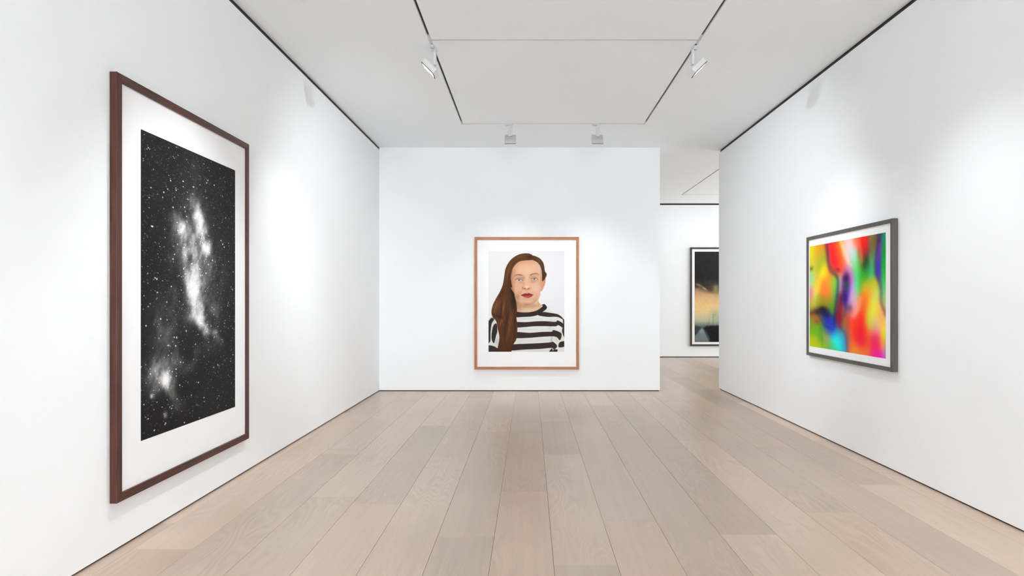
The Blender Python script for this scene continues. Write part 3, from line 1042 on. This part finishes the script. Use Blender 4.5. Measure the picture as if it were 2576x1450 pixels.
    c.img += (2.0 * np.random.RandomState(9).randn(*X.shape))[..., None]
    return half(c.img)


# ------------------------------------------------------------------ print 3: bright flowing colours
def art_abstract():
    W, H = 300, 340
    u = (np.arange(W) / (W - 1))
    D = 7.283 + u * (5.727 - 7.283)
    xs_ = (1333 + 3.114 * 1650 / D - 2020) * 4.026          # measured on a 4.026 times enlarged oblique view
    v = np.arange(H) / (H - 1)
    # straightened view: every column runs from 0 (top) to 1000 (bottom)
    X, Yn = np.meshgrid(xs_, v * 1000.0)
    # blobs are written as seen (x, y); bring y to the straightened sheet
    def sy(x, y):
        top = 247 + (97 - 247) * (x - 75) / (848 - 75)
        bot = 1257 + (1383 - 1257) * (x - 75) / (848 - 75)
        return (y - top) / (bot - top) * 1000.0
    c = Canvas(X, Yn, (150, 150, 110), 2.4)
    K = []

    def b(x, y, rx, ry, col, al=.95, rot=0, p=1.0):
        c.blob(x, sy(x, y), rx, ry, col, al, rot, p)

    def ln(P, w, col, al=.9, soft=14):
        c.line([(x, sy(x, y)) for x, y in P], w * .6, col, al * .92, soft * 1.7)
    # broad fields
    for x, y, rx, ry, col in ((100, 330, 60, 130, (214, 206, 60)), (160, 290, 40, 100, (206, 140, 40)), (190, 420, 60, 100, (150, 170, 60)), (110, 420, 50, 60, (196, 180, 90)),
                              (95, 560, 40, 70, (150, 210, 180)), (90, 720, 30, 60, (220, 120, 190)), (150, 600, 60, 90, (214, 200, 90)), (120, 760, 50, 80, (220, 200, 110)),
                              (330, 340, 70, 140, (240, 30, 60)), (370, 250, 60, 90, (250, 150, 30)), (390, 400, 50, 90, (240, 110, 40)), (300, 600, 50, 80, (160, 200, 60)),
                              (230, 640, 70, 130, (236, 120, 60)), (215, 500, 36, 60, (250, 240, 40)), (290, 700, 40, 100, (180, 150, 70)), (330, 660, 30, 100, (60, 190, 110)),
                              (170, 800, 80, 60, (120, 130, 30)), (300, 820, 50, 80, (60, 140, 40)),
                              (480, 280, 60, 110, (244, 214, 226)), (430, 250, 40, 80, (250, 220, 230)), (510, 350, 50, 90, (150, 226, 206)), (540, 440, 60, 90, (130, 210, 130)),
                              (530, 190, 50, 50, (250, 120, 90)), (490, 210, 26, 40, (220, 236, 226)), (460, 470, 50, 80, (222, 140, 190)), (500, 560, 40, 80, (200, 110, 200)), (470, 400, 36, 60, (240, 190, 190)),
                              (630, 240, 50, 130, (226, 30, 24)), (660, 290, 30, 80, (150, 20, 70)), (600, 330, 26, 90, (150, 120, 70)), (720, 240, 50, 120, (110, 130, 90)), (740, 180, 40, 60, (120, 70, 30)),
                              (620, 520, 70, 120, (30, 150, 40)), (660, 400, 40, 80, (30, 90, 40)), (700, 470, 50, 100, (70, 170, 130)), (730, 380, 40, 90, (110, 150, 80)), (560, 640, 36, 120, (110, 240, 190)),
                              (590, 640, 26, 70, (60, 170, 70)), (820, 300, 40, 160, (20, 140, 50)), (770, 440, 36, 120, (70, 20, 220)), (840, 150, 26, 60, (30, 140, 160)), (790, 260, 20, 90, (150, 50, 170)),
                              (830, 520, 40, 130, (40, 170, 60)), (835, 690, 40, 110, (150, 210, 160)), (640, 650, 60, 70, (210, 200, 60)), (720, 620, 60, 60, (200, 190, 30)), (650, 740, 60, 110, (250, 130, 60)),
                              (740, 760, 60, 110, (206, 226, 130)), (600, 840, 60, 120, (250, 110, 50)), (730, 900, 60, 100, (246, 230, 70)), (690, 980, 50, 100, (190, 220, 90)), (800, 900, 50, 110, (250, 180, 90)),
                              (790, 980, 50, 90, (246, 190, 160)), (740, 1040, 40, 80, (210, 190, 190)), (820, 1120, 40, 90, (226, 230, 80)),
                              (500, 700, 46, 120, (190, 150, 220)), (530, 790, 36, 100, (222, 200, 226)), (480, 880, 46, 70, (150, 120, 140)), (540, 900, 36, 70, (240, 190, 180)),
                              (440, 660, 44, 150, (90, 30, 120)), (390, 640, 26, 90, (190, 190, 180)), (380, 880, 50, 160, (120, 30, 50)), (420, 980, 30, 90, (170, 140, 40)), (450, 1050, 30, 120, (150, 80, 60)),
                              (130, 990, 50, 60, (150, 80, 50)), (110, 1100, 60, 120, (110, 160, 40)), (110, 1230, 50, 60, (200, 190, 30)), (190, 1130, 50, 100, (90, 150, 40)), (250, 1180, 50, 100, (150, 160, 100)), (180, 1270, 50, 50, (160, 190, 40)), (290, 1290, 50, 60, (110, 170, 60)),
                              (260, 1010, 70, 80, (30, 40, 150)), (300, 1060, 60, 60, (40, 70, 190)), (360, 1190, 60, 120, (60, 230, 230)), (340, 1280, 60, 60, (70, 200, 170)), (420, 1210, 36, 110, (60, 140, 190)),
                              (520, 1060, 60, 120, (250, 80, 40)), (580, 1090, 70, 130, (255, 24, 60)), (600, 1170, 50, 90, (250, 40, 90)), (650, 1130, 40, 90, (240, 110, 60)), (560, 1000, 70, 70, (255, 60, 30)),
                              (520, 1260, 60, 70, (250, 140, 70)), (560, 1310, 60, 50, (190, 170, 70)), (650, 1290, 60, 60, (246, 130, 60)), (730, 1170, 50, 90, (250, 60, 110)), (740, 1260, 50, 80, (246, 40, 110)), (800, 1220, 50, 60, (250, 150, 70)),
                              (760, 1340, 70, 60, (222, 50, 190)), (840, 1290, 40, 80, (190, 150, 200)), (480, 1180, 26, 120, (190, 120, 90))):
        K.append((x, sy(x, y), rx * .92, ry * .98, col))
    num, dn = np.zeros(X.shape + (3,)), np.full(X.shape, 1e-9)
    wx, wy = X + (fbm(X / 150, Yn / 300, 3, 3) - .5) * 46, Yn + (fbm(X / 150, Yn / 300, 8, 3) - .5) * 60
    for x, y, rx, ry, col in K:
        w = np.exp(-(((wx - x) / rx) ** 2 + ((wy - y) / ry) ** 2)) + 1e-5 / (1 + ((wx - x) / rx) ** 2 + ((wy - y) / ry) ** 2) ** 2
        num += w[..., None] * np.array(col)
        dn += w
    c.img[:] = num / dn[..., None]
    # darker pools
    for x, y, rx, ry, col, al, ro in ((205, 890, 52, 36, (6, 4, 20), .97, 0), (150, 910, 44, 26, (30, 20, 30), .9, 0), (240, 930, 40, 34, (14, 14, 60), .9, 20), (90, 470, 20, 16, (40, 60, 20), .8, -30),
                                      (450, 640, 22, 70, (30, 80, 50), .95, 0), (446, 560, 30, 40, (50, 10, 60), .9, 0), (440, 760, 20, 60, (30, 20, 110), .85, 0), (480, 870, 26, 30, (90, 60, 90), .7, 0),
                                      (375, 970, 36, 90, (120, 14, 50), .85, 0), (395, 770, 22, 50, (60, 20, 50), .7, 0), (360, 480, 30, 24, (120, 14, 60), .7, 20), (640, 400, 24, 60, (14, 60, 20), .8, 10),
                                      (90, 925, 20, 16, (120, 20, 60), .7, 0), (700, 300, 16, 60, (70, 80, 50), .5, 0), (150, 1010, 24, 20, (140, 60, 40), .6, 0)):
        b(x, y, rx, ry, col, al, ro)
    # flowing dark and light ribbons
    ln([(246, 222), (256, 330), (262, 420), (290, 500), (340, 540), (362, 600), (358, 680), (348, 780), (334, 880), (326, 990), (322, 1060)], 9, (12, 14, 90), .92, 16)
    ln([(252, 222), (262, 340), (280, 440), (320, 500), (360, 560)], 4, (60, 14, 60), .7, 10)
    ln([(270, 300), (290, 420), (330, 490)], 3, (30, 130, 40), .6, 10)
    ln([(400, 760), (430, 840), (436, 900), (420, 960)], 6, (30, 30, 140), .75, 12)
    ln([(415, 560), (412, 660), (430, 780), (450, 880)], 6, (30, 16, 90), .75, 12)
    ln([(480, 600), (476, 700), (450, 800)], 6, (80, 30, 150), .6, 16)
    ln([(160, 930), (200, 1000), (250, 1060), (310, 1090)], 6, (20, 30, 80), .7, 14)
    ln([(385, 1060), (430, 1120), (450, 1200), (456, 1320)], 8, (120, 20, 60), .75, 16)
    ln([(180, 1050), (196, 1160), (200, 1260)], 4, (70, 90, 20), .5, 12)
    ln([(770, 110), (764, 220), (748, 340), (744, 440), (756, 540), (786, 610), (800, 700), (800, 800), (826, 880), (850, 940)], 9, (14, 12, 90), .92, 18)
    ln([(796, 190), (774, 330), (770, 460), (784, 540)], 8, (120, 20, 200), .75, 14)
    ln([(800, 110), (780, 190)], 14, (16, 12, 40), .8, 14)
    ln([(600, 160), (622, 300), (650, 380)], 4, (110, 10, 30), .5, 10)
    ln([(380, 190), (410, 280), (440, 370), (500, 440)], 5, (252, 236, 120), .85, 12)
    ln([(395, 190), (430, 290), (470, 380)], 6, (255, 246, 246), .85, 14)
    ln([(580, 150), (590, 260), (610, 400)], 4, (250, 220, 210), .5, 12)
    ln([(690, 300), (700, 430), (690, 560)], 4, (110, 230, 180), .5, 12)
    ln([(520, 950), (570, 880), (590, 780)], 6, (255, 240, 220), .6, 26)
    ln([(100, 640), (130, 740), (110, 830)], 5, (240, 240, 160), .4, 26)
    ln([(220, 440), (180, 580), (130, 740)], 6, (246, 240, 60), .45, 30)
    # saturated like a backlit slide
    m = c.img.mean(-1, keepdims=True)
    c.img = np.clip(m + (c.img - m) * 1.32 + 2, 0, 255)
    return np.stack([blur(c.img[..., k], 3.0) for k in range(3)], -1)


# ------------------------------------------------------------------ print 4: dusk road under a black cloud
def art_dusk():
    W, H = 240, 330
    # local measure: x 145 is the left edge of the sheet, y 120..1300 top to bottom
    xs_ = 145 + np.arange(W) / (W - 1) * 860
    ys_ = 120 + np.arange(H) / (H - 1) * 1180
    X, Y = np.meshgrid(xs_, ys_)
    c = Canvas(X, Y, (40, 38, 38), 3.6)
    t = (Y - 120) / 1180
    stops = [(0, (40, 39, 40)), (.30, (38, 36, 36)), (.38, (62, 56, 50)), (.43, (150, 122, 92)), (.49, (206, 168, 118)), (.58, (230, 190, 130)), (.68, (222, 194, 142)),
             (.76, (186, 186, 152)), (.83, (92, 110, 108)), (.86, (50, 56, 58)), (1, (34, 34, 34))]
    n1 = fbm(X / 130, Y / 90, 21, 5) - .5
    tt = np.clip(t + n1 * .10 * np.exp(-((t - .42) / .16) ** 2), 0, 1)
    for k in range(3):
        c.img[..., k] = np.interp(tt, [s[0] for s in stops], [s[1][k] for s in stops])
    for x, y, rx, ry, col, al, ro in ((200, 660, 60, 50, (200, 140, 110), .5, 0), (330, 600, 110, 50, (40, 34, 32), .7, 20), (200, 555, 40, 14, (214, 190, 150), .5, 20),
                                      (275, 600, 40, 12, (226, 214, 180), .6, 35), (430, 600, 30, 50, (150, 150, 100), .6, 10), (360, 860, 120, 40, (240, 200, 140), .5, -10),
                                      (430, 950, 90, 80, (140, 160, 140), .6, 0), (640, 800, 180, 130, (200, 190, 150), .5, 0), (800, 620, 160, 80, (50, 44, 42), .7, -10),
                                      (220, 760, 80, 60, (226, 184, 130), .5, 0), (170, 1120, 60, 24, (40, 40, 40), .8, 0), (700, 1060, 200, 60, (110, 124, 116), .5, 0)):
        c.blob(x, y, rx, ry, col, al, ro)
    # road and dark verges
    c.poly([(145, 1300), (145, 1220), (240, 1120), (260, 1125), (350, 1300)], (112, 128, 132), 1, 10, False)
    c.blob(240, 1150, 40, 26, (140, 160, 164), .7)
    c.blob(200, 1290, 80, 40, (110, 108, 96), .7)
    c.poly([(100, 1100), (160, 1085), (235, 1115), (145, 1190), (100, 1200)], (56, 60, 60), .85, 8, False)
    c.poly([(262, 1120), (300, 1090), (440, 1085), (600, 1100), (1010, 1090), (1010, 1310), (370, 1310), (330, 1220)], (28, 26, 27), 1, 8, False)
    c.line([(300, 1160), (345, 1260)], 6, (120, 130, 130), .6, 6, False)
    for x, top, w in ((395, 930, 7), (342, 1000, 5), (322, 1040, 4), (268, 1060, 3), (520, 880, 7), (660, 980, 6), (820, 950, 7)):
        c.line([(x, top), (x - 4, 1120)], w * .6, (44, 48, 48), .6, 3, False)
    c.img += ((fbm(X / 20, Y / 14, 51, 3) - .5) * 14)[..., None]
    return c.img


# ------------------------------------------------------------------ the four framed photographs
mah = [wood_mat('dark_mahogany_' + s, srgb(58, 32, 27), srgb(96, 56, 45), ax, 0.38, 0.3) for s, ax in (('rail', 0), ('stile', 2))]
che = [wood_mat('honey_cherry_' + s, srgb(158, 100, 66), srgb(200, 142, 100), ax, 0.45, 0.3) for s, ax in (('rail', 0), ('stile', 2))]
gry = [wood_mat('grey_stained_' + s, srgb(76, 72, 66), srgb(98, 94, 87), ax, 0.45, 0.3) for s, ax in (('rail', 0), ('stile', 2))]
umb = [wood_mat('dark_umber_' + s, srgb(58, 50, 40), srgb(80, 71, 58), ax, 0.45, 0.3) for s, ax in (('rail', 0), ('stile', 2))]

Ya, Yb = 3.813, 5.611
framed('tall black and white nebula photograph in a dark mahogany frame on the left wall', (XL, (Ya + Yb) / 2, 0.299), math.radians(90), Yb - Ya, 2.515, 0.05, 0.044, mah,
       ((4.070 + 5.371) / 2 - (Ya + Yb) / 2, (2.545 + 0.608) / 2 - 0.299, 1.301, 1.937, art_stars()))
xa, xb, za, zb = -0.8966, 0.7937, 0.3527, 2.499
framed('colour portrait of a person in a striped jersey, framed in honey brown wood', ((xa + xb) / 2, YB, za), 0, xb - xa, zb - za, 0.045, 0.045, che,
       (((1229 + 1419.5) / 2 - VX) * 0.006436 - (xa + xb) / 2, CAMZ - ((632 + 885.5) / 2 - VY) * 0.006436 - za, 190.5 * 0.006436, 253.5 * 0.006436, art_portrait()))
Ya, Yb = 5.598, 7.342
framed('rainbow coloured abstract photograph in a grey frame on the right wall', (XR, (Ya + Yb) / 2, 0.867), math.radians(-90), Yb - Ya, 1.314, 0.035, 0.05, gry,
       ((Ya + Yb) / 2 - (7.283 + 5.727) / 2, (2.074 + 0.970) / 2 - 0.867, 1.556, 1.104, art_abstract()))
framed('dusk road photograph under a black cloud, in a dark frame in the room beyond', (4.113 + 0.93, YF, 0.296), 0, 1.86, 2.528, 0.042, 0.05, umb,
       (0.0, (2.715 + 0.3975) / 2 - 0.296, 1.86 - 0.22, 2.3175, art_dusk()))
